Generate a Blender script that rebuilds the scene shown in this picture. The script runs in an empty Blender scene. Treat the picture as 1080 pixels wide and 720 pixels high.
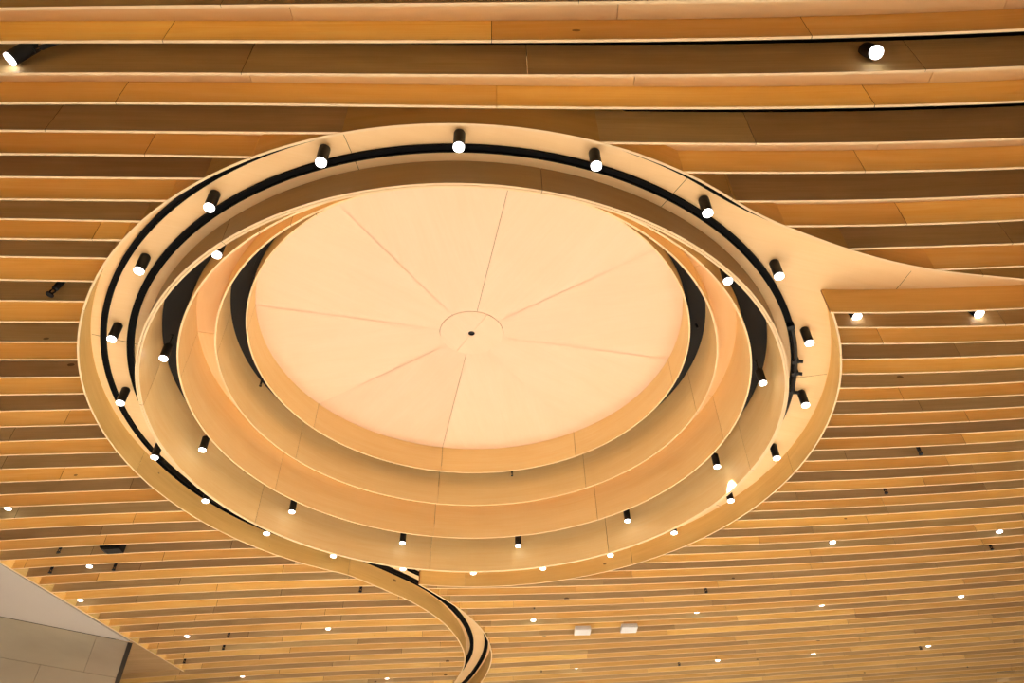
import bpy, math, random
import numpy as np
from mathutils import Vector, Matrix
from mathutils.geometry import tessellate_polygon

random.seed(7)
rng = random.Random(11)
SC = bpy.context.scene
COL = SC.collection

# ------------------------------------------------------------------ camera solution (unit = height of the slat ceiling above the lens)
H, EYE = 4.4, 1.6
F_PX, PITCH, ROLL = 762.766, 0.728895, -0.0197229
RC = (-0.11155, 1.47728)                       # plan centre of the round recess
R4, R3, R2, R1, R0, RD = 0.8665, 0.7510, 0.6936, 0.6322, 0.5792, 0.0878
Z_R2, Z_R1, Z_R0, Z_D = 1.0878, 1.1720, 1.2617, 1.352
Z_SOF, Z_PAN, Z_TOP, Z_MID = 1.0635, 1.060, 1.092, 1.236
TH = 0.0042

def back(x, y, z=1.0):
    """photo direction (x, y) met with the horizontal level z -> plan position"""
    u, v = x - 540.0, 360.0 - y
    c, s = math.cos(ROLL), math.sin(ROLL)
    u, v = u * c - v * s, u * s + v * c
    up = F_PX * math.sin(PITCH) + v * math.cos(PITCH)
    fw = F_PX * math.cos(PITCH) - v * math.sin(PITCH)
    return z * u / up, z * fw / up

def W(X, Y, Z):
    return Vector((H * X, H * Y, EYE + H * Z))

# ------------------------------------------------------------------ materials
def new_mat(name):
    m = bpy.data.materials.new(name); m.use_nodes = True
    nt = m.node_tree; nt.nodes.clear()
    out = nt.nodes.new('ShaderNodeOutputMaterial'); b = nt.nodes.new('ShaderNodeBsdfPrincipled')
    nt.links.new(b.outputs[0], out.inputs[0])
    return m, nt, b

def wood(name, light, dark, rough=.5, knots=True, contrast=1.0, spec=.25):
    m, nt, b = new_mat(name)
    N = nt.nodes.new; L = nt.links.new
    uv = N('ShaderNodeUVMap'); uv.uv_map = 'UVMap'
    def mapped(sx, sy):
        mp = N('ShaderNodeMapping'); mp.inputs['Scale'].default_value = (sx, sy, 1)
        L(uv.outputs[0], mp.inputs[0]); return mp.outputs[0]
    def noise(sx, sy, det, dist=0):
        n = N('ShaderNodeTexNoise'); n.inputs['Scale'].default_value = 1; n.inputs['Detail'].default_value = det
        n.inputs['Roughness'].default_value = .6; n.inputs['Distortion'].default_value = dist
        L(mapped(sx, sy), n.inputs['Vector']); return n.outputs[0]
    fine = noise(1.5, 60, 4)
    band = noise(.8, 9, 3, .8)
    blot = noise(.9, 1.6, 2)
    def math_(op, a, bb):
        k = N('ShaderNodeMath'); k.operation = op
        for i, q in enumerate((a, bb)):
            if isinstance(q, (int, float)): k.inputs[i].default_value = q
            else: L(q, k.inputs[i])
        return k.outputs[0]
    s = math_('ADD', math_('MULTIPLY', fine, .35), math_('ADD', math_('MULTIPLY', band, .45), math_('MULTIPLY', blot, .25)))
    s = math_('ADD', math_('MULTIPLY', math_('SUBTRACT', s, .52), 3.0 * contrast), .5)
    k = N('ShaderNodeClamp'); L(s, k.inputs[0])
    mix = N('ShaderNodeMix'); mix.data_type = 'RGBA'
    L(k.outputs[0], mix.inputs['Factor'])
    mix.inputs['A'].default_value = (*light, 1); mix.inputs['B'].default_value = (*dark, 1)
    col = mix.outputs['Result']
    if knots:
        v = N('ShaderNodeTexVoronoi'); v.voronoi_dimensions = '2D'; v.inputs['Scale'].default_value = 1
        L(mapped(1.0, 1.9), v.inputs['Vector'])
        sep = N('ShaderNodeSeparateColor'); L(v.outputs['Color'], sep.inputs[0])
        hit = math_('MULTIPLY', math_('LESS_THAN', v.outputs['Distance'], math_('MULTIPLY', sep.outputs[1], .04)), math_('GREATER_THAN', sep.outputs[0], .78))
        mk = N('ShaderNodeMix'); mk.data_type = 'RGBA'; L(math_('MULTIPLY', hit, .75), mk.inputs['Factor'])
        L(col, mk.inputs['A']); mk.inputs['B'].default_value = (.11, .045, .012, 1); col = mk.outputs['Result']
    at = N('ShaderNodeAttribute'); at.attribute_name = 'tone'
    mul = N('ShaderNodeMix'); mul.data_type = 'RGBA'; mul.blend_type = 'MULTIPLY'; mul.inputs['Factor'].default_value = 1
    L(col, mul.inputs['A']); L(at.outputs['Color'], mul.inputs['B'])
    L(mul.outputs['Result'], b.inputs['Base Color'])
    b.inputs['Roughness'].default_value = rough
    b.inputs['Specular IOR Level'].default_value = spec
    return m

def plain(name, col, rough=.5, metal=0, spec=.3):
    m, nt, b = new_mat(name)
    b.inputs['Base Color'].default_value = (*col, 1); b.inputs['Roughness'].default_value = rough
    b.inputs['Metallic'].default_value = metal; b.inputs['Specular IOR Level'].default_value = spec
    return m

def stone(name, a, c, sc, amt=1.0):
    m, nt, b = new_mat(name)
    N = nt.nodes.new; L = nt.links.new
    tc = N('ShaderNodeTexCoord')
    n = N('ShaderNodeTexNoise'); n.inputs['Scale'].default_value = sc; n.inputs['Detail'].default_value = 5; n.inputs['Distortion'].default_value = .7
    mp = N('ShaderNodeMapping'); mp.inputs['Scale'].default_value = (.6, .6, 1.5)
    L(tc.outputs['Object'], mp.inputs[0]); L(mp.outputs[0], n.inputs['Vector'])
    r = N('ShaderNodeValToRGB'); r.color_ramp.elements[0].position = .5 - .2 * amt; r.color_ramp.elements[1].position = .5 + .2 * amt
    r.color_ramp.elements[0].color = (*c, 1); r.color_ramp.elements[1].color = (*a, 1)
    L(n.outputs[0], r.inputs[0])
    at = N('ShaderNodeAttribute'); at.attribute_name = 'tone'
    mul = N('ShaderNodeMix'); mul.data_type = 'RGBA'; mul.blend_type = 'MULTIPLY'; mul.inputs['Factor'].default_value = 1
    L(r.outputs[0], mul.inputs['A']); L(at.outputs['Color'], mul.inputs['B'])
    L(mul.outputs['Result'], b.inputs['Base Color']); b.inputs['Roughness'].default_value = .8
    return m

WOOD = wood('timber_veneer', (.95, .71, .30), (.86, .575, .19), contrast=1.35)
BACKWOOD = wood('darkened_veneer', (.79, .565, .29), (.65, .435, .20), contrast=1.35)  # slat veneer darkened: shade of the open slots put into its colour
SHADEDWOOD = wood('shaded_ring_veneer', (.55, .385, .195), (.45, .30, .14), knots=False, contrast=.6)  # ring veneer with the shade on its outward face put into the colour
RIMWOOD = wood('amber_rim_veneer', (.86, .585, .22), (.74, .47, .145))
SOFFIT = wood('soffit_plywood', (.93, .66, .355), (.88, .59, .285), knots=False, contrast=.8)
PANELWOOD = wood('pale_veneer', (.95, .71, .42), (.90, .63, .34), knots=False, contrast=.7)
RINGWOOD = wood('birch_plywood', (.95, .735, .385), (.885, .63, .275), knots=False, contrast=1.0)
DOMEWOOD = wood('dome_plywood', (.90, .67, .48), (.87, .615, .41), knots=False, contrast=.8)
EDGE = plain('board_edge', (.90, .66, .38), .6)
BLACK = plain('black_paint', (.012, .012, .013), .45)
DECK = plain('dark_plenum', (.012, .011, .010), .9, 0, .1)
TRACK = plain('matt_black_track', (.004, .004, .0045), .7, 0, .1)
CHAR = plain('charcoal_panel', (.022, .022, .022), .8, 0, .2)
WHITE = plain('white_plastic', (.82, .80, .77), .45)
METAL = plain('dark_grey_metal', (.09, .085, .08), .45, .6)
BRASS = plain('brass', (.6, .36, .16), .35, .9)
STONE = stone('grey_stone', (.50, .42, .31), (.34, .285, .21), .5)
PLASTER = stone('pale_plaster', (.56, .50, .44), (.52, .46, .40), .4)
JOINT = plain('joint_line', (.10, .055, .02), .8)
m, nt, b = new_mat('lamp_glow')
b.inputs['Base Color'].default_value = (.9, .9, .9, 1)
b.inputs['Emission Color'].default_value = (1, .97, .93, 1); b.inputs['Emission Strength'].default_value = 7
GLOW = m
m.cycles.emission_sampling = 'NONE'

# ------------------------------------------------------------------ mesh builder
class MB:
    def __init__(s): s.v = []; s.f = []; s.uv = []; s.t = []; s.mi = []
    def face(s, idx, uvs=None, tone=1.0, mi=0):
        s.f.append(idx); s.uv.append(uvs or [(0, 0)] * len(idx)); s.t.append(tone); s.mi.append(mi)
    def sweep(s, pts, z0, z1, th=TH, tone=1.0, uo=0, vo=0, edge=True, sides=(0, 0)):
        """a board on edge along a plan polyline (units), bottom at z0, top at z1; bottom face uses material slot 1"""
        n = len(pts); P = np.array(pts, float)
        T = np.gradient(P, axis=0); T /= np.maximum(np.linalg.norm(T, axis=1), 1e-9)[:, None]
        Nn = np.stack([-T[:, 1], T[:, 0]], 1)
        arc = np.concatenate([[0], np.cumsum(np.linalg.norm(np.diff(P, axis=0), axis=1))]) * H + uo
        b0 = len(s.v)
        for i in range(n):
            a = P[i] + Nn[i] * th / 2; c = P[i] - Nn[i] * th / 2
            for q, z in ((a, z0), (a, z1), (c, z1), (c, z0)): s.v.append(W(q[0], q[1], z))
        zz = (z1 - z0) * H
        for i in range(n - 1):
            A = b0 + 4 * i; B = A + 4; u0, u1 = arc[i], arc[i + 1]
            s.face((A, B, B + 1, A + 1), [(u0, vo), (u1, vo), (u1, vo + zz), (u0, vo + zz)], tone, sides[0])
            s.face((A + 1, B + 1, B + 2, A + 2), [(u0, vo), (u1, vo), (u1, vo + .02), (u0, vo + .02)], tone)
            s.face((A + 2, B + 2, B + 3, A + 3), [(u0, vo + 3 + zz), (u1, vo + 3 + zz), (u1, vo + 3), (u0, vo + 3)], tone, sides[1])
            s.face((A + 3, B + 3, B, A), [(u0, vo), (u1, vo), (u1, vo + .02), (u0, vo + .02)], tone, 1 if edge else 0)
        s.face((b0, b0 + 1, b0 + 2, b0 + 3), None, tone * .35, max(sides))
        e = b0 + 4 * (n - 1)
        s.face((e + 3, e + 2, e + 1, e), None, tone * .35, max(sides))
    def boards(s, pts, z0, z1, L=.55, gap=.0009, th=TH, var=.1, off=None, joints=None, edge=True, base=1.0, sides=(0, 0)):
        """a long board made of lengths butted together with hairline joints"""
        P = np.array(pts, float)
        d = np.concatenate([[0], np.cumsum(np.linalg.norm(np.diff(P, axis=0), axis=1))])
        tot = d[-1]
        if joints is None:
            joints = []; p = (rng.random() if off is None else off) * L
            while p < tot:
                joints.append(p); p += L * rng.uniform(.75, 1.25)
        cuts = [0] + [j for j in joints if .02 < j < tot - .02] + [tot]
        for a, c in zip(cuts[:-1], cuts[1:]):
            a2 = a + (gap / 2 if a > 0 else 0); c2 = c - (gap / 2 if c < tot else 0)
            inner = d[(d > a2 + 1e-4) & (d < c2 - 1e-4)]
            dd = np.concatenate([[a2], inner, [c2]])
            pp = np.stack([np.interp(dd, d, P[:, 0]), np.interp(dd, d, P[:, 1])], 1)
            s.sweep(pp, z0, z1, th, base * (1 + rng.uniform(-var, var * .6)), rng.uniform(0, 60), rng.uniform(0, 60), edge, sides)
    def strip(s, A, B, z, thick=.004, tone=1.0, L=.55, gap=.0009, var=.08):
        """a flat panel between two plan polylines with the same number of points"""
        A = np.array(A, float); B = np.array(B, float); n = len(A)
        k = 0
        d = np.concatenate([[0], np.cumsum(np.linalg.norm(np.diff((A + B) / 2, axis=0), axis=1))])
        nj = rng.random() * L; cuts = [0]
        while nj < d[-1]:
            cuts.append(nj); nj += L * rng.uniform(.75, 1.25)
        cuts.append(d[-1])
        for a, c in zip(cuts[:-1], cuts[1:]):
            if c - a < .002: continue
            a2 = a + (gap / 2 if a > 0 else 0); c2 = c - (gap / 2 if c < d[-1] else 0)
            dd = np.concatenate([[a2], d[(d > a2 + 1e-4) & (d < c2 - 1e-4)], [c2]])
            b0 = len(s.v); tn = tone * (1 + rng.uniform(-var, var * .6)); uo, vo = rng.uniform(0, 60), rng.uniform(0, 60)
            for q in dd:
                pa = [np.interp(q, d, A[:, j]) for j in (0, 1)]; pb = [np.interp(q, d, B[:, j]) for j in (0, 1)]
                for pq, zq in ((pa, z), (pb, z), (pb, z + thick), (pa, z + thick)): s.v.append(W(pq[0], pq[1], zq))
            w = .2
            for i in range(len(dd) - 1):
                Aa = b0 + 4 * i; Bb = Aa + 4; u0, u1 = uo + dd[i] * H, uo + dd[i + 1] * H
                for e in range(4):
                    f = (e + 1) % 4
                    s.face((Aa + e, Aa + f, Bb + f, Bb + e), [(u0, vo), (u0, vo + w), (u1, vo + w), (u1, vo)], tn)
            e = b0 + 4 * (len(dd) - 1)
            s.face((b0, b0 + 3, b0 + 2, b0 + 1), None, tn); s.face((e, e + 1, e + 2, e + 3), None, tn)
    def plate(s, outer, holes, z, thick, tone=1.0, uvrot=0):
        """a flat plate with holes, extruded upwards"""
        loops = [outer] + holes
        tri = tessellate_polygon([[Vector((p[0], p[1], 0)) for p in lp] for lp in loops])
        flat = [p for lp in loops for p in lp]; n = len(flat); b0 = len(s.v)
        for zz in (z, z + thick):
            for p in flat: s.v.append(W(p[0], p[1], zz))
        c, sn = math.cos(uvrot), math.sin(uvrot)
        def uv(i): X, Y = flat[i][0] * H, flat[i][1] * H; return (X * c + Y * sn, (-X * sn + Y * c))
        for t in tri:
            a, b_, c_ = t
            (x0, y0), (x1, y1), (x2, y2) = [flat[i][:2] for i in t]
            if (x1 - x0) * (y2 - y0) - (x2 - x0) * (y1 - y0) > 0: t = (a, c_, b_)
            t = tuple(t)
            s.face(tuple(b0 + i for i in t), [uv(i) for i in t], tone)
            s.face(tuple(b0 + n + i for i in reversed(t)), [uv(i) for i in reversed(t)], tone)
        k = 0
        for lp in loops:
            m_ = len(lp)
            for i in range(m_):
                a, c_ = b0 + k + i, b0 + k + (i + 1) % m_
                s.face((a, c_, c_ + n, a + n), [(0, 0), (.1, 0), (.1, .02), (0, .02)], tone)
            k += m_
    def box(s, c, size, rot=None, tone=1.0, mi=0):
        b0 = len(s.v); R = rot or Matrix.Identity(3)
        for sx in (-.5, .5):
            for sy in (-.5, .5):
                for sz in (-.5, .5): s.v.append(Vector(c) + R @ Vector((sx * size[0], sy * size[1], sz * size[2])))
        for q in ((0, 1, 3, 2), (4, 6, 7, 5), (0, 4, 5, 1), (2, 3, 7, 6), (0, 2, 6, 4), (1, 5, 7, 3)):
            s.face(tuple(b0 + i for i in q), [(0, 0), (size[0], 0), (size[0], size[2]), (0, size[2])], tone, mi)
    def lathe(s, prof, c=(0, 0, 0), axis=(0, 0, -1), seg=24, mi=0, cap=True):
        """prof: (radius, distance along axis)"""
        q = Vector((0, 0, 1)).rotation_difference(Vector(axis)); c = Vector(c); b0 = len(s.v)
        for r, h in prof:
            for i in range(seg):
                a = 2 * math.pi * i / seg
                s.v.append(c + q @ Vector((r * math.cos(a), r * math.sin(a), h)))
        for j in range(len(prof) - 1):
            for i in range(seg):
                a = b0 + j * seg + i; d = b0 + j * seg + (i + 1) % seg
                s.face((a, d, d + seg, a + seg), None, 1, mi)
        if cap:
            s.face(tuple(b0 + i for i in reversed(range(seg))), None, 1, mi)
            e = b0 + (len(prof) - 1) * seg
            s.face(tuple(e + i for i in range(seg)), None, 1, mi)
    def tube(s, pts, r, seg=8):
        P = [Vector(p) for p in pts]; b0 = len(s.v)
        for i, p in enumerate(P):
            t = (P[min(i + 1, len(P) - 1)] - P[max(i - 1, 0)]).normalized()
            q = Vector((0, 0, 1)).rotation_difference(t)
            for k in range(seg):
                a = 2 * math.pi * k / seg; s.v.append(p + q @ Vector((r * math.cos(a), r * math.sin(a), 0)))
        for i in range(len(P) - 1):
            for k in range(seg):
                a = b0 + i * seg + k; d = b0 + i * seg + (k + 1) % seg
                s.face((a, d, d + seg, a + seg))
        s.face(tuple(b0 + k for k in reversed(range(seg)))); e = b0 + (len(P) - 1) * seg
        s.face(tuple(e + k for k in range(seg)))
    def build(s, name, mats, parent=None, origin=None, smooth=False):
        org = Vector(parent.location) if parent is not None and origin is None else (Vector(origin) if origin is not None else Vector((0, 0, 0)))
        me = bpy.data.meshes.new(name)
        me.from_pydata([tuple(Vector(v) - org) for v in s.v], [], s.f)
        if not isinstance(mats, (list, tuple)): mats = [mats]
        for mm in mats: me.materials.append(mm)
        mx = len(mats) - 1
        me.polygons.foreach_set('material_index', [min(i, mx) for i in s.mi])
        uvl = me.uv_layers.new(name='UVMap')
        uvl.data.foreach_set('uv', [c for q in s.uv for p in q for c in p])
        at = me.attributes.new('tone', 'FLOAT_COLOR', 'CORNER')
        at.data.foreach_set('color', [c for t, f in zip(s.t, s.f) for _ in f for c in (t, t * (.5 + .5 * t), t * (.3 + .7 * t) if t < 1 else t, 1)])
        if smooth: me.polygons.foreach_set('use_smooth', [True] * len(me.polygons))
        me.validate(); me.update()
        o = bpy.data.objects.new(name, me); COL.objects.link(o)
        if parent is not None: o.parent = parent
        else: o.location = org
        return o

def thing(name, label, cat, loc, group=None):
    o = bpy.data.objects.new(name, None); COL.objects.link(o)
    o.empty_display_size = .1; o.location = loc; o['label'] = label; o['category'] = cat
    if group: o['group'] = group
    return o
def struct(o): o['kind'] = 'structure'; return o
def dup(root, loc, label, rot=None):
    r = root.copy(); COL.objects.link(r); r.location = loc; r['label'] = label
    if rot is not None: r.rotation_mode = 'QUATERNION'; r.rotation_quaternion = rot
    for ch in list(root.children):
        c = ch.copy(); COL.objects.link(c); c.parent = r
        for g in ch.children:
            d = g.copy(); COL.objects.link(d); d.parent = c
    return r
ONES = ['', 'first', 'second', 'third', 'fourth', 'fifth', 'sixth', 'seventh', 'eighth', 'ninth', 'tenth', 'eleventh', 'twelfth', 'thirteenth', 'fourteenth', 'fifteenth', 'sixteenth', 'seventeenth', 'eighteenth', 'nineteenth']
def ordn(n):
    if n < 20: return ONES[n]
    t = {2: 'twent', 3: 'thirt', 4: 'fort'}[n // 10]
    return t + 'ieth' if n % 10 == 0 else t + 'y-' + ONES[n % 10]

# ------------------------------------------------------------------ plan curves
def spline(pts, step=.012):
    P = [np.array(p, float) for p in pts]; P = [2 * P[0] - P[1]] + P + [2 * P[-1] - P[-2]]
    out = []
    for i in range(1, len(P) - 2):
        n = max(2, int(np.linalg.norm(P[i + 1] - P[i]) / step))
        for k in range(n):
            t = k / n
            out.append(.5 * (2 * P[i] + (P[i + 1] - P[i - 1]) * t + (2 * P[i - 1] - 5 * P[i] + 4 * P[i + 1] - P[i + 2]) * t * t + (3 * P[i] - P[i - 1] - 3 * P[i + 1] + P[i + 2]) * t ** 3))
    out.append(P[-2])
    return np.array(out)
def smooth(P, n=6, fix=True):
    P = P.copy()
    for _ in range(n):
        Q = P.copy(); Q[1:-1] = .25 * P[:-2] + .5 * P[1:-1] + .25 * P[2:]; P = Q
    return P
def arc(r, a0, a1, step=1.2):
    n = max(2, int(abs(a1 - a0) / step))
    return np.array([(RC[0] + r * math.cos(math.radians(a0 + (a1 - a0) * i / n)), RC[1] + r * math.sin(math.radians(a0 + (a1 - a0) * i / n))) for i in range(n + 1)])
def offset(P, d):
    T = np.gradient(P, axis=0); T /= np.linalg.norm(T, axis=1)[:, None]
    return P + d * np.stack([-T[:, 1], T[:, 0]], 1)

S1 = [back(*p) for p in [(780, 215.8), (800, 226.5), (826.7, 238.3), (868.9, 254.2), (900, 264.7), (933, 274.2), (964.4, 281), (1000, 286.8), (1080, 294.6)]]
e = np.array(S1[-1]) - np.array(S1[-2])
S1 += [tuple(np.array(S1[-1]) + e * 2), tuple(np.array(S1[-1]) + e * 4)]
TL = [back(*p) for p in [(393.3, 616.3), (411.7, 624.2), (428.3, 631.2), (443.3, 639.2), (460, 650), (473.3, 661.7), (483.3, 674.2), (489.2, 686.7), (490.3, 695), (488.7, 704.2), (479, 720)]]
TL += [(TL[-1][0] - .06, TL[-1][1] + .17), (TL[-1][0] - .14, TL[-1][1] + .36)]
TR = [back(*p) for p in [(441.7, 616), (458.3, 625.2), (475, 635.4), (486.7, 643.2), (498.3, 653.3), (508.3, 663.8), (515, 675), (518.5, 688.3), (517.5, 700), (513.3, 710), (506.7, 720)]]
TR += [(TR[-1][0] - .05, TR[-1][1] + .16), (TR[-1][0] - .13, TR[-1][1] + .35)]
swoosh = smooth(spline([tuple(p) for p in arc(R4, -66, -57, 3)] + S1), 10)[::-1]        # from the right inwards
left_arc = arc(R4, -67, -237)                                                          # anticlockwise in the photo, down to 123 deg
tail_l = smooth(spline([tuple(p) for p in arc(R4, -237.5, -240, 1.25)] + TL), 14)
OUT = np.concatenate([swoosh[:-1], left_arc[1:], tail_l])
tail_r = smooth(spline(TR), 14)
A_END = math.degrees(math.atan2(TR[0][1] - RC[1], TR[0][0] - RC[0]))
B0 = [back(875.6, 329.3), back(946.7, 329.2), back(1080, 324.8)]
B0 += [(B0[2][0] + .35, B0[2][1] - .026), (B0[2][0] + .8, B0[2][1] - .075)]
b0_line = spline(B0)[::-1]                                                            # right -> corner
A_CORNER = math.degrees(math.atan2(B0[0][1] - RC[1], B0[0][0] - RC[0]))
right_arc = arc(R4, A_CORNER + .15, A_END - .2)
INN = np.concatenate([b0_line, right_arc])
LOOP = [tuple(p) for p in OUT] + [tuple(p) for p in tail_r[::-1]] + [tuple(p) for p in right_arc[::-1]] + [tuple(p) for p in b0_line[::-1]]
LOOPN = np.array(LOOP)
def inside(x, y, poly=LOOPN):
    px, py = poly[:, 0], poly[:, 1]; qx, qy = np.roll(px, -1), np.roll(py, -1)
    with np.errstate(divide='ignore', invalid='ignore'):
        c = ((py > y) != (qy > y)) & (x < (qx - px) * (y - py) / (qy - py) + px)
    return bool(c.sum() % 2)

# ------------------------------------------------------------------ slat lines, traced on the ceiling level
TOPF = {0: [(0, 9.5), (180, 7.3), (360, 5.3), (540, 3.8), (720, 1.8), (900, -1.2), (1080, -6)],
        1: [(0, 44.5), (180, 44), (360, 44), (540, 43.7), (720, 42), (900, 38.4), (1080, 31.5)],
        2: [(0, 78.3), (180, 77.7), (360, 78.6), (540, 80.2), (720, 79.6), (900, 76.4), (1080, 71)],
        3: [(0, 109), (180, 109.2), (360, 110.8), (540, 113.2), (720, 114.1), (900, 112.5), (1080, 107)]}
LEFT = {4: [(0, 137.8), (180, 139.4), (360, 140.5)], 5: [(0, 162.5), (180, 164.3), (270, 166)], 6: [(0, 186.7), (180, 188.2)],
        7: [(0, 210), (170, 211.8)], 8: [(0, 230.8), (145, 233.6)], 9: [(0, 251.7), (128, 253.4)], 10: [(0, 270.6), (113, 272.6)],
        11: [(0, 295), (100, 296.7)], 12: [(0, 317), (91, 318)], 13: [(0, 339.3), (84, 339.5)], 14: [(0, 360.6), (82, 360.8)],
        15: [(0, 379.3), (83, 379.2)], 16: [(0, 398.3), (86, 397.5)], 17: [(0, 416.3), (91, 415)], 18: [(0, 433.7), (97, 431.5)],
        19: [(0, 450.3), (106, 447.5)], 20: [(0, 465.6), (114, 462.3)], 21: [(0, 480.2), (125, 476.7)], 22: [(0, 494.7), (137, 490.8)],
        23: [(0, 508.5), (148, 503)], 24: [(0, 521.7), (162, 515.2)], 25: [(0, 534.7), (178, 527.5)]}
RIGHT = {4: [(720, 151.6), (900, 151.2), (1080, 146.2)], 5: [(720, 181.7), (900, 181.6), (1080, 177)], 6: [(775, 212.4), (900, 211.6), (1080, 205)],
         7: [(830, 238.6), (900, 238), (1080, 232)], 8: [(900, 262.6), (1080, 257)], 9: [(985, 284.7), (1080, 280.7)]}
x180 = [538.9, 550.8, 561.5, 571.5, 581.5, 591, 599.3, 608, 617.2, 625.8, 633.8, 641.7, 649.2, 656.3, 663.3, 670.5, 676.7, 683, 689.3, 695, 701.1, 706.7, 712.0, 718.0]
x360 = [610.5, 618.7, 626.4, 634, 641, 648, 655, 661.5, 667.5, 673.8, 679.8, 685.8, 691.3, 697, 702, 707, 712.3, 717]
x0 = {26: 547, 27: 558.7, 28: 570, 29: 580.8, 30: 590.6}
def polyline_fn(pts, deg):
    A = np.array([back(*p) for p in pts]); c = np.polyfit(A[:, 0], A[:, 1], min(deg, len(pts) - 1)); lo, hi = A[:, 0].min(), A[:, 0].max()
    d = np.polyder(c)
    def fn(X):
        X = np.asarray(X, float); Xc = np.clip(X, lo, hi)
        return np.polyval(c, Xc) + np.polyval(d, Xc) * (X - Xc)
    return fn
# surface for the lower left field
rows = []
for i, y in enumerate(x180): rows.append((26 + i, *back(180, y)))
for i, y in enumerate(x360): rows.append((34 + i, *back(360, y)))
for k, y in x0.items(): rows.append((k, *back(0, y)))
ks = np.array([r[0] for r in rows], float); Xs = np.array([r[1] for r in rows]); Ys = np.array([r[2] for r in rows])
kk = (ks - 38) / 12
Am = np.stack([np.ones_like(kk), kk, kk ** 2, kk ** 3, Xs, Xs * kk, Xs ** 2, Xs ** 2 * kk], 1)
cA = np.linalg.lstsq(Am, Ys, rcond=None)[0]
def fieldA_low(k):
    q = (k - 38) / 12
    return lambda X: cA[0] + cA[1] * q + cA[2] * q * q + cA[3] * q ** 3 + np.asarray(X, float) * (cA[4] + cA[5] * q) + np.asarray(X, float) ** 2 * (cA[6] + cA[7] * q)
# surface for the right field
y1080 = [325, 340.8, 358, 373, 388.7, 401.3, 415.3, 427.5, 440.3, 452.2, 463.7, 474.2, 485.5, 495.3, 505, 514.2, 523.3, 532.5, 541.2, 548.9, 557.2, 564.4, 571.7, 578.7, 585.2, 591.5, 597.8, 603.9, 610.1, 616, 622.2, 628.1, 633.8, 639.2, 644.6, 649.6, 654.5, 659.2, 663.8, 668.3, 672.8, 677.2]
y900 = [329.2, 346.3, 363.7, 380.3, 395.3, 409.5, 423.3, 436.7, 449.5, 461.9, 473.5, 484.4, 495.5, 505.6, 515.3, 525, 534.7, 543.8, 552.7, 561, 569.2, 576.7, 584.4, 591.8, 599, 605.9, 612.3, 618.1, 624, 630, 635.9, 641.8, 647.4, 652.9, 658.2, 663.3]
y720 = {20: 576.5, 21: 584.2, 22: 592, 23: 599.2, 24: 606.4, 25: 613, 26: 620, 27: 626.3, 28: 632.7, 29: 639.1, 30: 645.5, 31: 651.4, 32: 657.4, 33: 662.9, 34: 668.2, 35: 673.4}
y540 = {25: 619.5, 26: 626.5, 27: 633.5, 28: 640.6, 29: 647, 30: 653.6, 31: 659.9, 32: 666, 33: 672, 34: 677.6, 35: 683, 36: 688.4, 37: 693.7}
rows = [(k, *back(1080, y)) for k, y in enumerate(y1080)] + [(k, *back(900, y)) for k, y in enumerate(y900)] + [(k, *back(720, y)) for k, y in y720.items()] + [(k, *back(540, y)) for k, y in y540.items()]
ks = np.array([r[0] for r in rows], float); Xs = np.array([r[1] for r in rows]); Ys = np.array([r[2] for r in rows]); kk = (ks - 20) / 20
Bm = np.stack([np.ones_like(kk), kk, kk ** 2, Xs, Xs * kk, Xs ** 2, Xs ** 2 * kk], 1)
cB = np.linalg.lstsq(Bm, Ys, rcond=None)[0]
def fieldB(k):
    q = (k - 20) / 20
    return lambda X: cB[0] + cB[1] * q + cB[2] * q * q + np.asarray(X, float) * (cB[3] + cB[4] * q) + np.asarray(X, float) ** 2 * (cB[5] + cB[6] * q)

NA, NB = 57, 55
FA, FAR, FB = {}, {}, {}
for k, p in TOPF.items(): FA[k] = polyline_fn(p, 3)
for k in (-1, -2):
    FA[k] = (lambda k: (lambda X: FA[0](X) + k * .0465))(k)
for k, p in LEFT.items(): FA[k] = polyline_fn(p, 2 if len(p) > 2 else 1)
for k, p in RIGHT.items(): FAR[k] = polyline_fn(p, 2 if len(p) > 2 else 1)
for k in range(26, NA): FA[k] = fieldA_low(k)
for k in range(0, NB): FB[k] = fieldB(k)

D0, D1 = np.array(back(13, 600.5)), np.array(back(194, 707.8))
def diag_x(Y): return D0[0] + (Y - D0[1]) * (D1[0] - D0[0]) / (D1[1] - D0[1])
CORNER = np.array(back(137, 677)); ST0 = np.array(back(0, 650))

def cut(fn, xl, xr, want):
    """pieces of a slat line between xl and xr lying outside the ring figure; want(x, y) picks the side"""
    xs = np.arange(xl, xr + .004, .008); ok = []
    for x in xs:
        y = float(fn(x)); ok.append((not inside(x, y)) and want(x, y))
    runs = []; i = 0
    while i < len(xs):
        if ok[i]:
            j = i
            while j + 1 < len(xs) and ok[j + 1]: j += 1
            a, b_ = xs[i], xs[j]
            good = lambda x: (not inside(x, float(fn(x)))) and want(x, float(fn(x)))
            if i > 0:
                lo, hi = xs[i - 1], a
                for _ in range(14):
                    mm = (lo + hi) / 2
                    if good(mm): hi = mm
                    else: lo = mm
                a = hi
            if j < len(xs) - 1:
                lo, hi = b_, xs[j + 1]
                for _ in range(14):
                    mm = (lo + hi) / 2
                    if good(mm): lo = mm
                    else: hi = mm
                b_ = lo
            if b_ - a > .02: runs.append((a, b_))
            i = j + 1
        else: i += 1
    return runs
def sample(fn, a, b_, n=None):
    n = n or max(3, int((b_ - a) / .06) + 1)
    xs = np.linspace(a, b_, n); return np.stack([xs, fn(xs)], 1)

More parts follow.
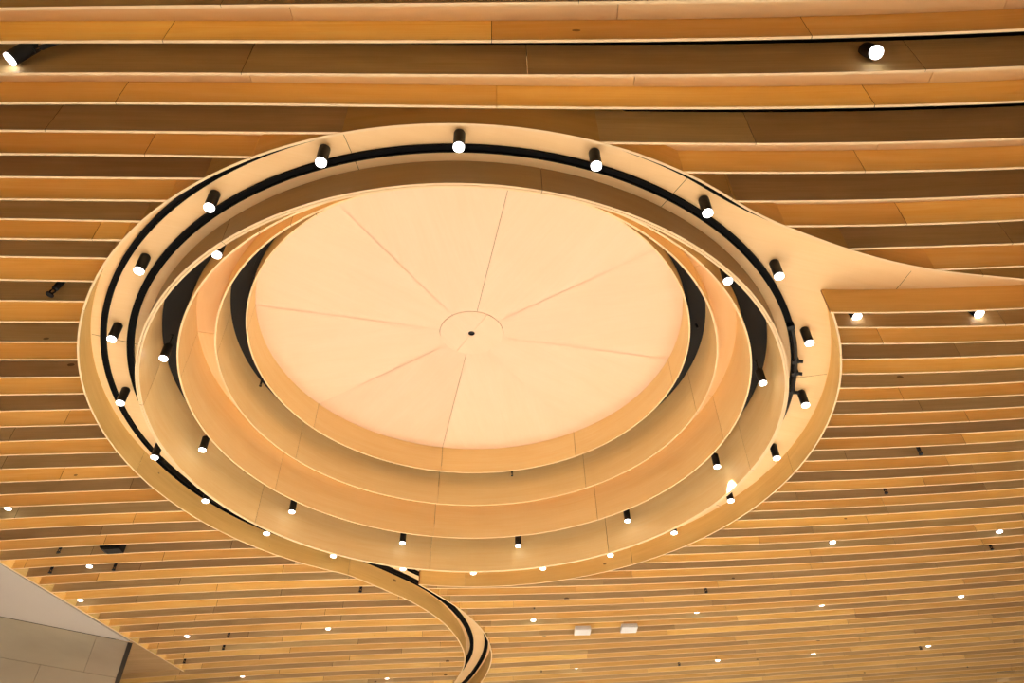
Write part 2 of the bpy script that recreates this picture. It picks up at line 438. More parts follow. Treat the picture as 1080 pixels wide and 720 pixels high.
def trough(fk, ra, fk1, rb, label, group):
    """two slats and the panel that closes the top between them"""
    pa, pb = sample(fk, *ra), sample(fk1, *rb)
    mid = (pa[len(pa) // 2] + pb[len(pb) // 2]) / 2
    t = thing('slat_trough', label, 'ceiling trough', W(mid[0], mid[1], Z_TOP), group)
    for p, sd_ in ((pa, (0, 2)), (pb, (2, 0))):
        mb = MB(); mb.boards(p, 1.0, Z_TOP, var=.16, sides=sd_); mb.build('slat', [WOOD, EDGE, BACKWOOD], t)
    lo, hi = min(ra[0], rb[0]), max(ra[1], rb[1])
    xs = sorted(set(np.round(np.concatenate([np.linspace(lo, hi, max(4, int((hi - lo) / .06))), [max(ra[0], rb[0]), min(ra[1], rb[1])],
                np.linspace(lo, max(ra[0], rb[0]), 8), np.linspace(min(ra[1], rb[1]), hi, 8)]), 5)))
    sa, sb = [], []
    for x in xs:
        ya, yb = float(fk(x)) + TH / 2 + .0003, float(fk1(x)) - TH / 2 - .0003
        ina, inb = ra[0] - 1e-4 <= x <= ra[1] + 1e-4, rb[0] - 1e-4 <= x <= rb[1] + 1e-4
        if ina != inb:                                            # one slat has ended: stop at the curved board
            g, h = (ya, yb) if ina else (yb, ya)
            for _ in range(12):
                mm = (g + h) / 2
                if (inside(x, (ya + mm) / 2) or inside(x, mm)) if ina else (inside(x, mm)): h = mm
                else: g = mm
            if inside(x, yb if ina else ya):
                if ina: yb = g
                else: ya = g
        sa.append((x, ya)); sb.append((x, yb))
    sa, sb = np.array(sa), np.array(sb)
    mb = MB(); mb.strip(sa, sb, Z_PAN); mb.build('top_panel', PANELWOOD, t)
    return t

def xl_of(Y): return -(1.0 + .75 * Y)
def xr_of(Y): return (1.0 + .75 * Y)
anyw = lambda x, y: True
G_TOP, G_L, G_R, G_B = 'troughs across the top', 'troughs left of the ring', 'troughs right of the ring above the wedge', 'troughs of the finer right-hand field'
TOPLAB = {-2: 'nearest timber slat trough, grazing the very top edge of the photo', 0: 'slat trough across the top with wide pinkish panel, first below the top edge',
          2: 'slat trough across the top with dark knots left and right, just above the ring'}
for k in (-2, 0, 2):
    r = (xl_of(.6), xr_of(.6)); trough(FA[k], r, FA[k + 1], r, TOPLAB[k], G_TOP)
# left of the ring and tail
n_ring = n_tail = 0
tails = []
for k in range(4, NA - 1, 2):
    rr = []
    for q in (k, k + 1):
        fn = FA[q]
        xl = xl_of(float(fn(-.9)))
        if q < 48: w = lambda x, y: x > diag_x(y) + .002 or y < .88
        else: w = lambda x, y: x > -2.6; xl = -2.6
        runs = cut(fn, xl, RC[0] + .06, w)
        rr.append(max(runs, key=lambda r: r[1] - r[0]))
    a, b_ = rr
    if k < 26:
        n_ring += 1
        lab = 'coarse slat trough butting the left rim of the ring, %s from the top' % ordn(n_ring)
    else:
        n_tail += 1
        lab = 'coarse slat trough below left, between stone corner side and curved tail, %s going down' % ordn(n_tail)
    trough(FA[k], a, FA[k + 1], b_, lab, G_L)
for i, k in enumerate((4, 6, 8)):
    rr = []
    for q in (k, k + 1):
        runs = cut(FAR[q], RC[0] + .1, xr_of(1.0), lambda x, y: y < 1.02)
        rr.append(max(runs, key=lambda r: r[1] - r[0]))
    trough(FAR[k], rr[0], FAR[k + 1], rr[1], 'slat trough at upper right cut by the sweeping wedge, %s above the wedge' % ['third', 'second', 'first'][i], G_R)
# right-hand field
nb = 0
bruns = {}
for k in range(1, NB):
    fn = FB[k]; Yr = float(fn(1.0))
    runs = cut(fn, -.5, xr_of(Yr), lambda x, y: y > 1.03)
    runs = [r for r in runs if r[1] > .3]
    bruns[k] = max(runs, key=lambda r: r[1] - r[0])
for k in range(1, NB - 1, 2):
    nb += 1
    trough(FB[k], bruns[k], FB[k + 1], bruns[k + 1], 'fine slat trough of the right-hand field, %s down from the wedge' % ordn(nb), G_B)

# ------------------------------------------------------------------ the swirling ring soffit
ring = thing('ring_soffit', 'broad pale timber soffit ring around the dome, sweeping out right and into a tail', 'ceiling ring', W(RC[0], RC[1], Z_SOF))
hole = [tuple(p) for p in arc(R3 + .002, 0, 358, 2)]
mb = MB(); mb.plate(LOOP, [hole], Z_SOF, .012, 1.0, .3); mb.build('soffit', SOFFIT, ring)
def joints_at(angs, r, a0, a1):
    """arc positions of joints along arc(r, a0, a1)"""
    out = []
    for a in angs:
        for w in (-360, 0, 360):
            q = a + w
            if min(a0, a1) < q < max(a0, a1): out.append(abs(q - a0) * math.pi / 180 * r)
    return sorted(out)
J8 = [12.8 + 45 * i for i in range(8)]
lenOUT = np.concatenate([[0], np.cumsum(np.linalg.norm(np.diff(OUT, axis=0), axis=1))])
mb = MB(); mb.boards(OUT, .9992, Z_TOP + .03, L=.7, var=.06); mb.build('outer_board', [RIMWOOD, EDGE], ring)
mb = MB(); mb.boards(b0_line, .9994, Z_TOP + .03, L=.6, var=.04); mb.boards(right_arc, .9992, Z_TOP + .03, joints=joints_at([56, 94, 12, -20], R4, A_CORNER, A_END), var=.05)
mb.build('return_board', [RIMWOOD, EDGE], ring)
mb = MB(); mb.boards(tail_r, .9992, Z_TOP + .03, L=.7, var=.06); mb.build('tail_board', [RIMWOOD, EDGE], ring)
def ring_board(mb, r, z0, z1, th=TH, off=0, var=.05, sides=(0, 0)):
    for i in range(8):
        a0, a1 = J8[i] + off, J8[i] + 45 + off; g = math.degrees(.0005 / r)
        mb.sweep(arc(r, a0 + g, a1 - g, 1.1), z0, z1, th, 1 + rng.uniform(-var, var * .5), rng.uniform(0, 60), rng.uniform(0, 60), True, sides)
mb = MB(); ring_board(mb, R3 + .0035, 1.0, Z_SOF + .004, sides=(0, 2)); mb.build('inner_board', [RINGWOOD, EDGE, SHADEDWOOD], ring)
# black grooves: shallow downturned channels let into the soffit
def channel(mb, P, w, zb, h=.0125):
    """a black U-shaped track under the soffit, open downwards"""
    for d in (-w / 2, w / 2):
        mb.sweep(offset(P, d), zb - h, zb + .001, .003)
    A, B = offset(P, -w / 2), offset(P, w / 2)
    b0 = len(mb.v)
    for a, c in zip(A, B):
        for q, z in ((a, zb - h * .45), (c, zb - h * .45), (c, zb + .001), (a, zb + .001)): mb.v.append(W(q[0], q[1], z))
    for i in range(len(A) - 1):
        s_ = b0 + 4 * i
        for e_ in range(4):
            f_ = (e_ + 1) % 4; mb.face((s_ + e_, s_ + f_, s_ + 4 + f_, s_ + 4 + e_))
swo_keep = [p for p in OUT if p[0] < back(856, 250)[0] or p[1] > 1.2]
SK = np.array(swo_keep)
ofs = []
for p in SK:
    an = math.degrees(math.atan2(p[1] - RC[1], p[0] - RC[0])) % 360           # 0..360, the left rim is 180
    ofs.append(.0275 if an > 190 or np.hypot(p[0] - RC[0], p[1] - RC[1]) > .9 else .0275 - .007 * max(0, 1 - abs(an - 145) / 45))
T_ = np.gradient(SK, axis=0); T_ /= np.linalg.norm(T_, axis=1)[:, None]
SK = SK - np.array(ofs)[:, None] * np.stack([-T_[:, 1], T_[:, 0]], 1)
SK = smooth(SK, 8); ib = int(np.argmin(np.abs(SK[:, 1] - 1.62) + (SK[:, 0] > -.5) * 9))
mb = MB(); channel(mb, SK[:ib + 1], .0085, Z_SOF, .006); channel(mb, SK[ib:], .0115, Z_SOF); mb.build('groove', TRACK, ring)
mb = MB(); channel(mb, arc(.7840, 95, -192), .0110, Z_SOF, .006); mb.build('groove', TRACK, ring)
gi = spline([back(431, 598.5, Z_SOF), back(441, 605, Z_SOF)] + [tuple(p) for p in offset(tail_r, .021)[6::6]])
mb = MB(); channel(mb, smooth(gi, 20), .0115, Z_SOF, .008); mb.build('groove', TRACK, ring)
for a in (-101.3, -59, -157, -10, 33):
    n = np.array((math.cos(math.radians(a)), math.sin(math.radians(a)))); mb = MB()
    mb.sweep([np.array(RC) + n * (R3 + .006), np.array(RC) + n * (R4 - .004)], Z_SOF - .0003, Z_SOF + .001, .0009); mb.build('joint', JOINT, ring)
mb = MB(); mb.sweep([back(944, 306.5, Z_SOF), back(961, 285.8, Z_SOF)], Z_SOF - .0003, Z_SOF + .001, .0009); mb.build('joint', JOINT, ring)

# ------------------------------------------------------------------ rings stepping up to the dome
r3 = thing('recess_ring', 'lowest golden inner wall of the round recess, with black slot above it', 'ceiling ring', W(RC[0], RC[1], 1.16))
mb = MB(); ring_board(mb, R3 - .0015, 1.0, 1.160); mb.build('wall_band', [RINGWOOD, EDGE], r3)
mb = MB(); mb.plate([tuple(p) for p in arc(R3 + .004, 0, 357, 3)], [[tuple(p) for p in arc(R2 + .003, 0, 357, 3)]], 1.160, .01); mb.build('slot_cover', CHAR, r3)
r2 = thing('recess_ring', 'middle stepped timber ring between the two black slots', 'ceiling ring', W(RC[0], RC[1], Z_MID))
mb = MB(); ring_board(mb, R2, Z_R2, Z_MID); mb.build('outer_band', [RINGWOOD, EDGE], r2)
mb = MB(); ring_board(mb, R1, Z_R1, 1.314); mb.build('inner_band', [RINGWOOD, EDGE], r2)
mb = MB()
for i in range(8):
    g = .06
    A, B = arc(R1 + TH / 2, J8[i] + g, J8[i] + 45 - g, 1.1), arc(R2 + .001, J8[i] + g, J8[i] + 45 - g, 1.1)
    mb.strip(A, B, Z_MID, .004, 1, L=9)
mb.build('soffit', SOFFIT, r2)
cv = thing('slot_cover', 'black inner slot between the dome and the middle ring', 'ceiling slot', W(RC[0], RC[1], 1.315))
mb = MB(); mb.plate([tuple(p) for p in arc(R1 + .004, 0, 357, 3)], [[tuple(p) for p in arc(R0 + .003, 0, 357, 3)]], 1.3145, .01); mb.build('cover_panel', CHAR, cv)
mb = MB(); mb.sweep(arc(R0 + .012, 0, 360), 1.309, 1.3146, .004); mb.build('cover_flange', CHAR, cv)

dome = thing('dome_panel', 'large pale circular ceiling panel with eight radial seams', 'ceiling dome', W(RC[0], RC[1], Z_D))
mb = MB(); ring_board(mb, R0, Z_R0, Z_D + .003, var=.04); mb.build('rim', [RINGWOOD, EDGE], dome)
TONE = [.99, .985, .94, .985, 1.0, .995, 1.0, .98]
for i in range(8):
    mb = MB(); a0, a1 = J8[i], J8[i] + 45
    n = 40; g = .0008
    def wedge(r, t):
        a = math.radians(a0 + (a1 - a0) * t); c = (a0 + a1) / 2
        p = np.array((r * math.cos(a), r * math.sin(a)))
        h = math.radians(c); e_ = np.array((-math.sin(h), math.cos(h)))
        return np.array(RC) + p - e_ * g * (2 * t - 1)
    rs = np.linspace(RD + .0006, R0 - .001, 8); b0 = len(mb.v)
    for z in (Z_D, Z_D + .004):
        for r in rs:
            for j in range(n + 1):
                q = wedge(r, j / n); mb.v.append(W(q[0], q[1], z))
    M = (n + 1) * len(rs); ca, sa = math.cos(math.radians((a0 + a1) / 2)), math.sin(math.radians((a0 + a1) / 2))
    def uvp(ix):
        r = rs[ix // (n + 1)]; t = (ix % (n + 1)) / n; q = wedge(r, t) - np.array(RC)
        return ((q[0] * ca + q[1] * sa) * H + i * 7.3, (-q[0] * sa + q[1] * ca) * H * .5 + i * 3.1)
    for j in range(len(rs) - 1):
        for k in range(n):
            a = j * (n + 1) + k; q = (a, a + n + 1, a + n + 2, a + 1)
            mb.face(tuple(b0 + x for x in reversed(q)), [uvp(x) for x in reversed(q)], TONE[i])
            mb.face(tuple(b0 + M + x for x in q), [uvp(x) for x in q], TONE[i])
    mb.build('segment', DOMEWOOD, dome)
mb = MB(); mb.plate([tuple(p) for p in arc(R0 - .001, 0, 357, 3)], [], Z_D + .006, .003); mb.build('backing', JOINT, dome)
mb = MB()
for hs in (-1, 1):
    a0 = -58 if hs > 0 else 122
    pts = [tuple(np.array(p)) for p in arc(RD - .0008, a0 + .25, a0 + 179.75, 3)]
    inn = [tuple(p) for p in arc(.0092, a0 + 179, a0 + 1, 10)]
    mb.plate(pts + inn, [], Z_D - .0004, .004, 1.0 if hs > 0 else .985, 1.0)
mb.build('centre_disc', DOMEWOOD, dome)
mb = MB(); c = W(RC[0], RC[1], Z_D); mb.lathe([(.040, -.004), (.040, -.020), (.001, -.020)], c, (0, 0, -1), 24, cap=False)
mb.build('eyelet', BLACK, dome)

# ------------------------------------------------------------------ plenum, plaster, stone
mb = MB()
mb.plate([(-4.2, -.1), (4.2, -.1), (4.6, 4.2), (-4.6, 4.2)], [[tuple(p) for p in arc(R3 + .01, 0, 357, 3)]], Z_TOP + .033, .02)
struct(mb.build('ceiling', DECK))
dd = (D1 - D0) / np.linalg.norm(D1 - D0)
DA = D0 - dd * 1.3; nrm = np.array((-dd[1], dd[0]))
mb = MB(); mb.plate([tuple(DA + nrm * .004), tuple(CORNER + nrm * .002), tuple(ST0 + (ST0 - CORNER) * 3), (-3.6, .8)], [], 1.0015, .012)
struct(mb.build('ceiling', PLASTER))
mb = MB(); mb.boards([tuple(DA + nrm * .0), tuple(D1)], .9996, Z_TOP, L=.8, th=.006, var=.04)
struct(mb.build('trim_1', [WOOD, EDGE]))
f48 = FA[48]
xs = np.linspace(-1.395, -2.4, 6)
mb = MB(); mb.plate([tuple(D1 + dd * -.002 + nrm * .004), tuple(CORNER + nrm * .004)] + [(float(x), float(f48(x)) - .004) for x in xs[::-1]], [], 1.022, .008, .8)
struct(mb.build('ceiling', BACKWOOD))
# stone wall: plane through the corner and the joint line at ceiling level
sd = (ST0 - CORNER) / np.linalg.norm(ST0 - CORNER); sn = np.array((sd[1], -sd[0]))
if np.dot(sn, CORNER) > 0: sn = -sn                                  # towards the camera
def wall_point(x, y):
    """distance along the wall from the corner and level of a photo point"""
    for z in np.linspace(1.0, .3, 1401):
        p = np.array(back(x, y, z)) - CORNER
        if np.dot(p, sn) > 0: return float(np.dot(p, sd)), z
    return None
s2, z2 = wall_point(60, 703.5)
course = 1.0 - z2
vj, _ = wall_point(95, 690)
ang = math.atan2(sd[1], sd[0]); ROT = Matrix.Rotation(ang, 3, 'Z')
mb = MB()
zt = 1.0; row = 0
while zt > -.34:
    zb = max(zt - course, -.3636); s = 0.004
    first = vj if row % 2 == 0 else vj * 2.2
    edges = [.006, first]
    while edges[-1] < 2.6: edges.append(edges[-1] + course * 2.6)
    for a, c_ in zip(edges[:-1], edges[1:]):
        ctr = CORNER + sd * (a + c_) / 2 - sn * .02
        mb.box(W(ctr[0], ctr[1], (zt + zb) / 2), ((c_ - a - .0012) * H, .04 * H, (zt - zb - .0012) * H), ROT, (1.05 if a < .01 and row == 0 else 1.0) * rng.uniform(.93, 1.05))
    zt = zb; row += 1
ctr = CORNER + sd * 1.3 - sn * .03
mb.box(W(ctr[0], ctr[1], .318), (2.6 * H, .03 * H, 1.36 * H), ROT, .8)
struct(mb.build('wall_left', STONE, None, W(CORNER[0], CORNER[1], -.3636)))
mb = MB(); ctr = CORNER - sn * .02 - sd * .002
mb.box(W(ctr[0], ctr[1], .318), (.016 * H, .044 * H, 1.36 * H), ROT); struct(mb.build('trim_2', METAL, None, W(ctr[0], ctr[1], -.3636)))

# ------------------------------------------------------------------ spotlights
RS, LS = .0097 * H, .043 * H
P_RING, P_PEND, P_DOWN, P_ADJ = 650, 640, 820, 950
CONE = 86
def make_spot(name, label, cat, group, stem=0, length=LS, r=RS, power=100):
    t = thing(name, label, cat, (0, 0, 0), group)
    if stem:
        mb = MB(); mb.lathe([(.018, 0), (.018, .012), (.007, .014), (.007, stem + .004)], seg=12); mb.build('stem', BLACK, t)
    else:
        mb = MB(); mb.lathe([(r * .8, 0), (r * .8, .008)], seg=20); mb.build('mount_plate', BLACK, t)
    z = stem if stem else .006
    mb = MB(); mb.lathe([(r * .5, z), (r * .96, z + .002), (r, z + .008), (r, z + length * .90), (r * .9, z + length * .905), (r * .9, z + length * .8)], seg=28, cap=False); mb.face(tuple(range(27, -1, -1)))
    mb.build('housing', BLACK, t, smooth=False)
    mb = MB(); mb.lathe([(r * .88, z + length * .80), (r * .94, z + length * .90), (r * .93, z + length * .975), (r * .6, z + length), (r * .05, z + length)], seg=28)
    mb.build('lens', GLOW, t)
    ld = bpy.data.lights.new('lamp', 'SPOT'); ld.energy = power; ld.spot_size = math.radians(CONE if not stem else 48); ld.spot_blend = 1.0; ld.color = (1, .93, .85); ld.shadow_soft_size = r * .7
    lo = bpy.data.objects.new('lamp', ld); COL.objects.link(lo); lo.parent = t; lo.location = (0, 0, -(z + length + (.12 if stem == .05 else .03)))
    return t
def aim(v): return Vector((0, 0, -1)).rotation_difference(Vector(v))
s0 = make_spot('cylinder_spotlight', 'x', 'spotlight', 'cylinder spotlights on the soffit ring', power=P_RING)
for i in range(22):
    a = -87.8 + 360 / 22 * i                                     # i grows clockwise in the photo
    n = (math.cos(math.radians(a)), math.sin(math.radians(a)))
    loc = W(RC[0] + .811 * n[0], RC[1] + .811 * n[1], Z_SOF)
    lab = 'black cylinder spotlight on the soffit ring, topmost one' if i == 0 else 'black cylinder spotlight on the soffit ring, %s clockwise after the topmost' % ordn(i)
    if i == 0: s0.location = loc; s0['label'] = lab
    else: dup(s0, loc, lab)
STEM = .030 * H
p0 = make_spot('pendant_spotlight', 'x', 'spotlight', 'pendant spotlights in the outer black slot', STEM, LS * .98, RS, P_PEND)
for i in range(12):
    a = -99.5 + 30 * i; n = (math.cos(math.radians(a)), math.sin(math.radians(a)))
    loc = W(RC[0] + .717 * n[0], RC[1] + .717 * n[1], 1.062 + .030 + .042)
    lab = 'pendant spotlight in the outer black slot, topmost left, barely showing over the dome' if i == 0 else 'pendant spotlight in the outer black slot of the recess, %s clockwise from the top left' % ordn(i + 1)
    if i == 0: p0.location = loc; p0['label'] = lab
    else:
        o = dup(p0, loc, lab)
        if i == 4:                                                # this one is turned towards the wall beside it
            for ch in o.children:
                if ch.type == 'LIGHT':
                    ch.rotation_mode = 'QUATERNION'; ch.rotation_quaternion = aim((.30 * n[0], .30 * n[1], -1))

# slot finder for fittings hung between the slats
def frac_idx(fns, lo, hi, X, Y):
    ys = [float(fns[k](X)) for k in range(lo, hi)]
    for i in range(len(ys) - 1):
        if ys[i] <= Y < ys[i + 1]: return lo + i, (Y - ys[i]) / (ys[i + 1] - ys[i])
    return None
def hang(x, y, field, zr=(1.0, 1.05)):
    """place a fitting in the open slot seen at this spot of the photo, its lower tip at level z"""
    F, lo, hi = (FA, -2, NA) if field == 'A' else (FB, 0, NB)
    is_open = (lambda k: k % 2 == 1) if field == 'A' else (lambda k: k % 2 == 0)
    X, Y = back(x, y, 1.0); k, t = frac_idx(F, lo, hi, X, Y)
    if not is_open(k): k = k + 1 if t > .5 else k - 1
    best = None
    for z in np.linspace(zr[0], zr[1], 41):
        X, Y = back(x, y, z); y0, y1 = float(F[k](X)), float(F[k + 1](X)); t = (Y - y0) / (y1 - y0)
        c = abs(t - .5)
        if best is None or c < best[0]: best = (c, X, min(max(Y, y0 + .2 * (y1 - y0)), y1 - .2 * (y1 - y0)), z, k, True)
    return best[1:]
d0 = make_spot('slat_downlight', 'x', 'downlight', 'small downlights between the slats', 0, .036 * H, .0092 * H, P_DOWN)
DL = [(8, 537, 'A', 'small downlight between slats at the left edge of the photo'),
      (94, 598, 'A', 'lit downlight between two small sprinklers, above the plaster corner at lower left'),
      (84.5, 633.5, 'A', 'downlight close beside the diagonal timber edge above the stone wall'),
      (346, 663.5, 'A', 'downlight nearest the curved tail on its upper left side'),
      (197, 671.5, 'A', 'downlight left of two small black sprinklers, below the left field middle'),
      (255.5, 713.5, 'A', 'downlight at the bottom edge of the left field, left one of two'),
      (408, 715.5, 'A', 'downlight at the bottom edge just left of the tail'),
      (562.5, 654.5, 'B', 'downlight left of the two white boxes'),
      (608, 704.5, 'B', 'downlight below the left white box'),
      (757, 696.8, 'B', 'lowest downlight just right of the white boxes, near the bottom edge middle'),
      (735, 645.8, 'B', 'downlight right of and above the two white boxes'),
      (867, 638.5, 'B', 'downlight in the middle of the right field, level with the box row'),
      (878.5, 572.5, 'B', 'downlight nearest the lower right rim of the ring'),
      (1054.5, 561.3, 'B', 'topmost downlight by the right edge of the fine slat field'),
      (1014, 629.3, 'B', 'downlight below the topmost right-edge one in the fine field'),
      (979.5, 681.5, 'B', 'downlight beside a small black sprinkler at lower right'),
      (858, 689.7, 'B', 'downlight at lower right, left of the one beside a sprinkler'),
      (1059, 714, 'B', 'downlight in the bottom right corner below a black bar')]
first = True
for x, y, fl, lab in DL:
    X, Y, z, k, o_ = hang(x, y, fl, (1.0, 1.035))
    loc = W(X, Y, z + .036 + .006 / H)
    if first: d0.location = loc; d0['label'] = lab; first = False
    else: dup(d0, loc, lab)
# larger adjustable spots in the nearer slots: (lens centre, body direction)
a0_ = make_spot('adjustable_spotlight', 'x', 'spotlight', 'adjustable spotlights in the slots', .05, .046 * H, .0105 * H, P_ADJ)
AS = [(8.5, 63.5, 1.012, (-.55, .1, -.8), 'tilted bright spotlight in the slot at the upper left corner'),
      (925, 55.5, 1.018, (-.05, -.34, -.9), 'glaring spotlight in the slot at upper right, aimed at the viewer'),
      (905, 335, 1.022, (.25, -.25, -.95), 'spotlight under the wedge, left one beside the ring'),
      (1034, 331.6, 1.022, (.22, -.25, -.95), 'spotlight under the wedge, right one near the photo edge')]
for i, (x, y, z, d, lab) in enumerate(AS):
    X, Y = back(x, y, z); q = aim(d); dn = Vector(d).normalized()
    loc = W(X, Y, z) - dn * (.05 + .046 * H)
    if i == 0: a0_.location = loc; a0_.rotation_mode = 'QUATERNION'; a0_.rotation_quaternion = q; a0_['label'] = lab
    else: dup(a0_, loc, lab, q)

# ------------------------------------------------------------------ sprinklers, speaker, boxes, bar, cable
def make_sprinkler(label, drop, r=.022):
    t = thing('sprinkler_head', label, 'sprinkler', (0, 0, 0), 'black sprinkler heads')
    mb = MB(); mb.lathe([(r * .85, 0), (r * .85, drop * .84), (r * .6, drop * .86), (r * .6, drop * .88)], seg=14); mb.build('pipe', BLACK, t)
    mb = MB()
    for sx in (-1, 1):
        mb.tube([(sx * r * .5, 0, -drop * .87), (sx * r * .75, 0, -drop * .90), (sx * r * .55, 0, -drop * .94), (0, 0, -drop * .965)], r * .24, 6)
    mb.build('frame', BLACK, t)
    mb = MB(); mb.lathe([(r * .22, drop * .87), (r * .26, drop * .91), (r * .15, drop * .955)], seg=8); mb.build('bulb', BRASS, t)
    mb = MB(); mb.lathe([(r * .3, drop * .96), (r * 1.05, drop * .975), (r * 1.05, drop)], seg=14); mb.build('deflector', BLACK, t)
    return t
sp = make_sprinkler('x', .085 * H, .026)
SPR = [(52, 311, 'A', .30, 'long black sprinkler head in the dark slot left of the ring'),
       (61.5, 582.5, 'A', 0, 'small sprinkler at lower left, left of the black speaker'),
       (52.5, 604, 'A', 0, 'small sprinkler left of the downlight near the plaster edge'),
       (120, 601.5, 'A', 0, 'small sprinkler right of the downlight near the plaster edge'),
       (241, 672.5, 'A', 0, 'upper sprinkler of two close together in the lower left field'),
       (236.5, 686, 'A', 0, 'lower sprinkler of two close together in the lower left field'),
       (194.5, 699.5, 'A', 0, 'small sprinkler where the diagonal timber edge ends'),
       (380, 624, 'A', 0, 'sprinkler just under the curved tail start'),
       (935, 520, 'B', 0, 'sprinkler in the upper part of the fine field, right of the ring'),
       (1045.5, 580.5, 'B', 0, 'sprinkler below the topmost downlight at the right edge'),
       (745, 624.5, 'B', 0, 'sprinkler above the downlight that is right of the white boxes'),
       (970.5, 685.5, 'B', 0, 'sprinkler left beside a downlight at lower right'),
       (716.5, 701.5, 'B', 0, 'sprinkler near the bottom, right of the boxes'),
       (563.5, 642, 'B', 0, 'tiny sprinkler above the downlight left of the boxes'),
       (571, 708.5, 'B', 0, 'tiny sprinkler by the bottom edge, left of a downlight'),
       (1020.5, 703.5, 'B', 0, 'tiny sprinkler left of the black bar at lower right'),
       (971.5, 479, 'B', 0, 'bent black sprinkler hanging beside the right rim of the ring')]
first = True
SIZE = {563.5: .5, 571: .5, 1020.5: .55, 52: 1.25}
for x, y, fl, tilt, lab in SPR:
    X, Y, z, k, o_ = hang(x, y, fl, (1.0, 1.04))
    loc = W(X, Y, z + .085)
    q = Matrix.Rotation(tilt * .8, 3, 'Y').to_quaternion()
    if tilt: loc = W(X, Y, z) + q @ Vector((0, 0, .085 * H * 1.25))
    if first: o = sp; sp.location = loc; sp.rotation_mode = 'QUATERNION'; sp.rotation_quaternion = q; sp['label'] = lab; first = False
    else: o = dup(sp, loc, lab, q)
    o.scale = [SIZE.get(x, .9)] * 3
    if x not in (52,): o.location = W(X, Y, z + .085 * SIZE.get(x, .9))
for (x, y, z, lab) in [(274.5, 407, 1.20, 'sprinkler hanging from the inner black slot, left of the dome'),
                       (540, 501.5, 1.245, 'sprinkler hanging just below the dome rim at the bottom'),
                       (735, 346, 1.235, 'black fitting with a small brass point in the inner slot right of the dome'),
                       (36, 53, 1.03, 'black sprinkler with brass bulb beside the upper left corner spotlight')]:
    top = 1.3145 if z > 1.1 else Z_TOP + .01
    if z > 1.1:
        z = min(np.linspace(1.12, 1.30, 181), key=lambda q: abs(math.hypot(back(x, y, q)[0] - RC[0], back(x, y, q)[1] - RC[1]) - .608))
    X, Y = back(x, y, z); sc = (top - z) / .085
    o = dup(sp, W(X, Y, top), lab, Matrix.Rotation(-.2 if x == 735 else 0, 3, 'Y').to_quaternion()); o.scale = [max(.62, min(1.1, sc * .9)), max(.62, min(1.1, sc * .9)), sc]
    if x == 36:
        q = Matrix.Rotation(.75, 3, 'Y').to_quaternion(); o.rotation_quaternion = q; o.scale = [.75, .75, .75]
        o.location = W(X, Y, z) + q @ Vector((0, 0, .085 * H * .75))
# black speaker
X, Y, z, k, o_ = hang(118, 578.5, 'A', (1.0, 1.03))
t = thing('loudspeaker', 'black rounded loudspeaker in a dark slot at lower left', 'loudspeaker', W(X, Y, Z_TOP))
mb = MB(); c = W(X, Y, z); w = .062 * H; prof = [(-.5, 0), (-.42, -.035), (-.25, -.055), (.5, -.045), (.5, .2), (-.5, .2)]
for sy in (-.016 * H, .016 * H):
    for px, pz in prof: mb.v.append(c + Vector((px * w, sy, pz * H * .17)))
n = 6
for i in range(n): mb.face((i, (i + 1) % n, n + (i + 1) % n, n + i))
mb.face(tuple(reversed(range(n)))); mb.face(tuple(range(n, 2 * n))); mb.build('cabinet', BLACK, t)
mb = MB(); mb.box(c + Vector((.06 * w, -.0165 * H, .02 * H)), (w * .8, .006, .05 * H)); mb.build('grille', BLACK, t)
mb = MB(); mb.box(c + Vector((0, 0, .07 * H)), (w * .25, .03, .05 * H)); mb.build('bracket', BLACK, t)
# white boxes
for x, y, lab in [(614.5, 670, 'white box under the slats, left of the pair near the bottom'), (663.5, 667.6, 'white box under the slats, right of the pair near the bottom')]:
    z = .979; X, Y = back(x, y - 3, z)
    t = thing('ceiling_box', lab, 'box', W(X, Y, 1.0), 'white boxes under the slats')
    hgt = .012; w = .060; dp = .056
    mb = MB(); mb.box(W(X, Y, z + hgt / 2), (w * H, dp * H, hgt * H)); o = mb.build('casing', WHITE, t)
    bv = o.modifiers.new('bevel', 'BEVEL'); bv.width = .008; bv.segments = 2
    mb = MB(); mb.box(W(X, Y, z + hgt + .002), (w * H * .96, dp * H * .94, .004 * H)); mb.build('lid', WHITE, t)
    for sx in (-.3, .3):
        mb = MB(); mb.box(W(X + sx * w, Y + .01, z + hgt + .0062), (.03, .2, .0048 * H)); mb.build('hanger', METAL, t)
# black bar, lower right
X, Y, z, k, o_ = hang(1061.5, 707, 'B', (1.0, 1.03))
t = thing('linear_fitting', 'thin black bar lying in a slot at the lower right corner', 'light fitting', W(X, Y, Z_TOP))
sl = float((FB[30](X + .05) - FB[30](X - .05)) / .1)
Rb = Matrix.Rotation(math.atan(sl), 3, 'Z')
mb = MB(); mb.box(W(X, Y, z + .006), (.072 * H, .024 * H, .012 * H), Rb); mb.build('body', BLACK, t)
for sx in (-.025, .025):
    mb = MB(); mb.box(W(X + sx, Y + sx * sl, z + .045), (.02, .02, .07 * H)); mb.build('hanger', BLACK, t)
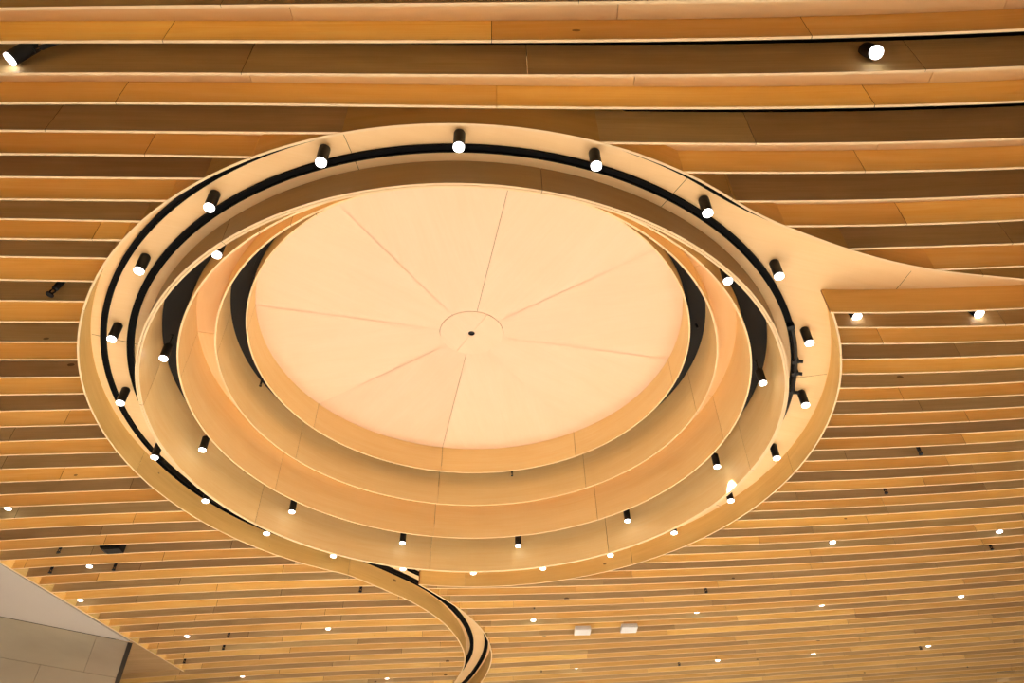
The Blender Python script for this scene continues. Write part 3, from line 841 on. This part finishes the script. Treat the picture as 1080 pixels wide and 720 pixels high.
# cable with couplers along the inner groove on the right
t = thing('lighting_cable', 'black cable with clamps along the ring groove at the right', 'cable', W(RC[0] + .79, RC[1], Z_SOF))
mb = MB(); P = arc(.7850, -25, 20); mb.tube([W(p[0], p[1], Z_SOF - .008) for p in P], .0052 * H, 8); mb.build('cable_run', BLACK, t)
for a in (-24.5, -15.5, -12.2, -7.0):
    n = (math.cos(math.radians(a)), math.sin(math.radians(a))); mb = MB()
    mb.box(W(RC[0] + .785 * n[0], RC[1] + .785 * n[1], Z_SOF - .006), (.0150 * H, .012 * H, .013 * H), Matrix.Rotation(math.radians(a), 3, 'Z'))
    if a > -20: mb.lathe([(.018, -.02), (.018, .03)], W(RC[0] + .794 * n[0], RC[1] + .794 * n[1], Z_SOF - .012), (n[0], n[1], -.3), 10)
    mb.build('clamp', BLACK, t)

mb = MB(); mb.box((0, 8, -.1), (44, 40, .2)); struct(mb.build('floor', plain('pale_stone_floor', (.62, .58, .52), .6)))
# ------------------------------------------------------------------ light
w = bpy.data.worlds.new('hall'); SC.world = w; w.use_nodes = True
nt = w.node_tree; nt.nodes.clear(); N = nt.nodes.new; L = nt.links.new
tc = N('ShaderNodeTexCoord'); sp_ = N('ShaderNodeSeparateXYZ'); L(tc.outputs['Generated'], sp_.inputs[0])
mr = N('ShaderNodeMapRange'); mr.inputs['From Min'].default_value = .05; mr.inputs['From Max'].default_value = -1
L(sp_.outputs['Z'], mr.inputs['Value'])
pw = N('ShaderNodeMath'); pw.operation = 'POWER'; L(mr.outputs[0], pw.inputs[0]); pw.inputs[1].default_value = 1.6
ml = N('ShaderNodeMath'); ml.operation = 'MULTIPLY'; L(pw.outputs[0], ml.inputs[0]); ml.inputs[1].default_value = .2
bg = N('ShaderNodeBackground'); bg.inputs[0].default_value = (1.0, .90, .78, 1); L(ml.outputs[0], bg.inputs[1])
ou = N('ShaderNodeOutputWorld'); L(bg.outputs[0], ou.inputs[0])
def spot(name, loc, target, power, size, col=(1, .93, .82)):
    ld = bpy.data.lights.new(name, 'SPOT'); ld.energy = power; ld.spot_size = size; ld.spot_blend = .6; ld.color = col; ld.shadow_soft_size = .03
    o = bpy.data.objects.new(name, ld); COL.objects.link(o); o.location = loc
    o.rotation_mode = 'QUATERNION'; o.rotation_quaternion = (Vector(target) - Vector(loc)).to_track_quat('-Z', 'Y')
    return o

# ------------------------------------------------------------------ camera
cam = bpy.data.cameras.new('camera'); co = bpy.data.objects.new('camera', cam); COL.objects.link(co)
cam.sensor_width = 36; cam.lens = F_PX / 1080 * 36; cam.clip_start = .05
up = Vector((0, -math.sin(PITCH), math.cos(PITCH))); fw = Vector((0, math.cos(PITCH), math.sin(PITCH))); rt = Vector((1, 0, 0))
c, s = math.cos(ROLL), math.sin(ROLL)
rr, uu = rt * c + up * s, -rt * s + up * c
M = Matrix(((rr.x, uu.x, -fw.x, 0), (rr.y, uu.y, -fw.y, 0), (rr.z, uu.z, -fw.z, EYE), (0, 0, 0, 1)))
co.matrix_world = M
SC.camera = co
vs = SC.view_settings
SC.display_settings.display_device = 'sRGB'; vs.view_transform = 'Standard'; vs.look = 'None'; vs.exposure = 0; vs.gamma = 1
try: vs.use_curve_mapping = False
except Exception: pass
SC.cycles.max_bounces = 10; SC.cycles.diffuse_bounces = 6; SC.cycles.use_denoising = True
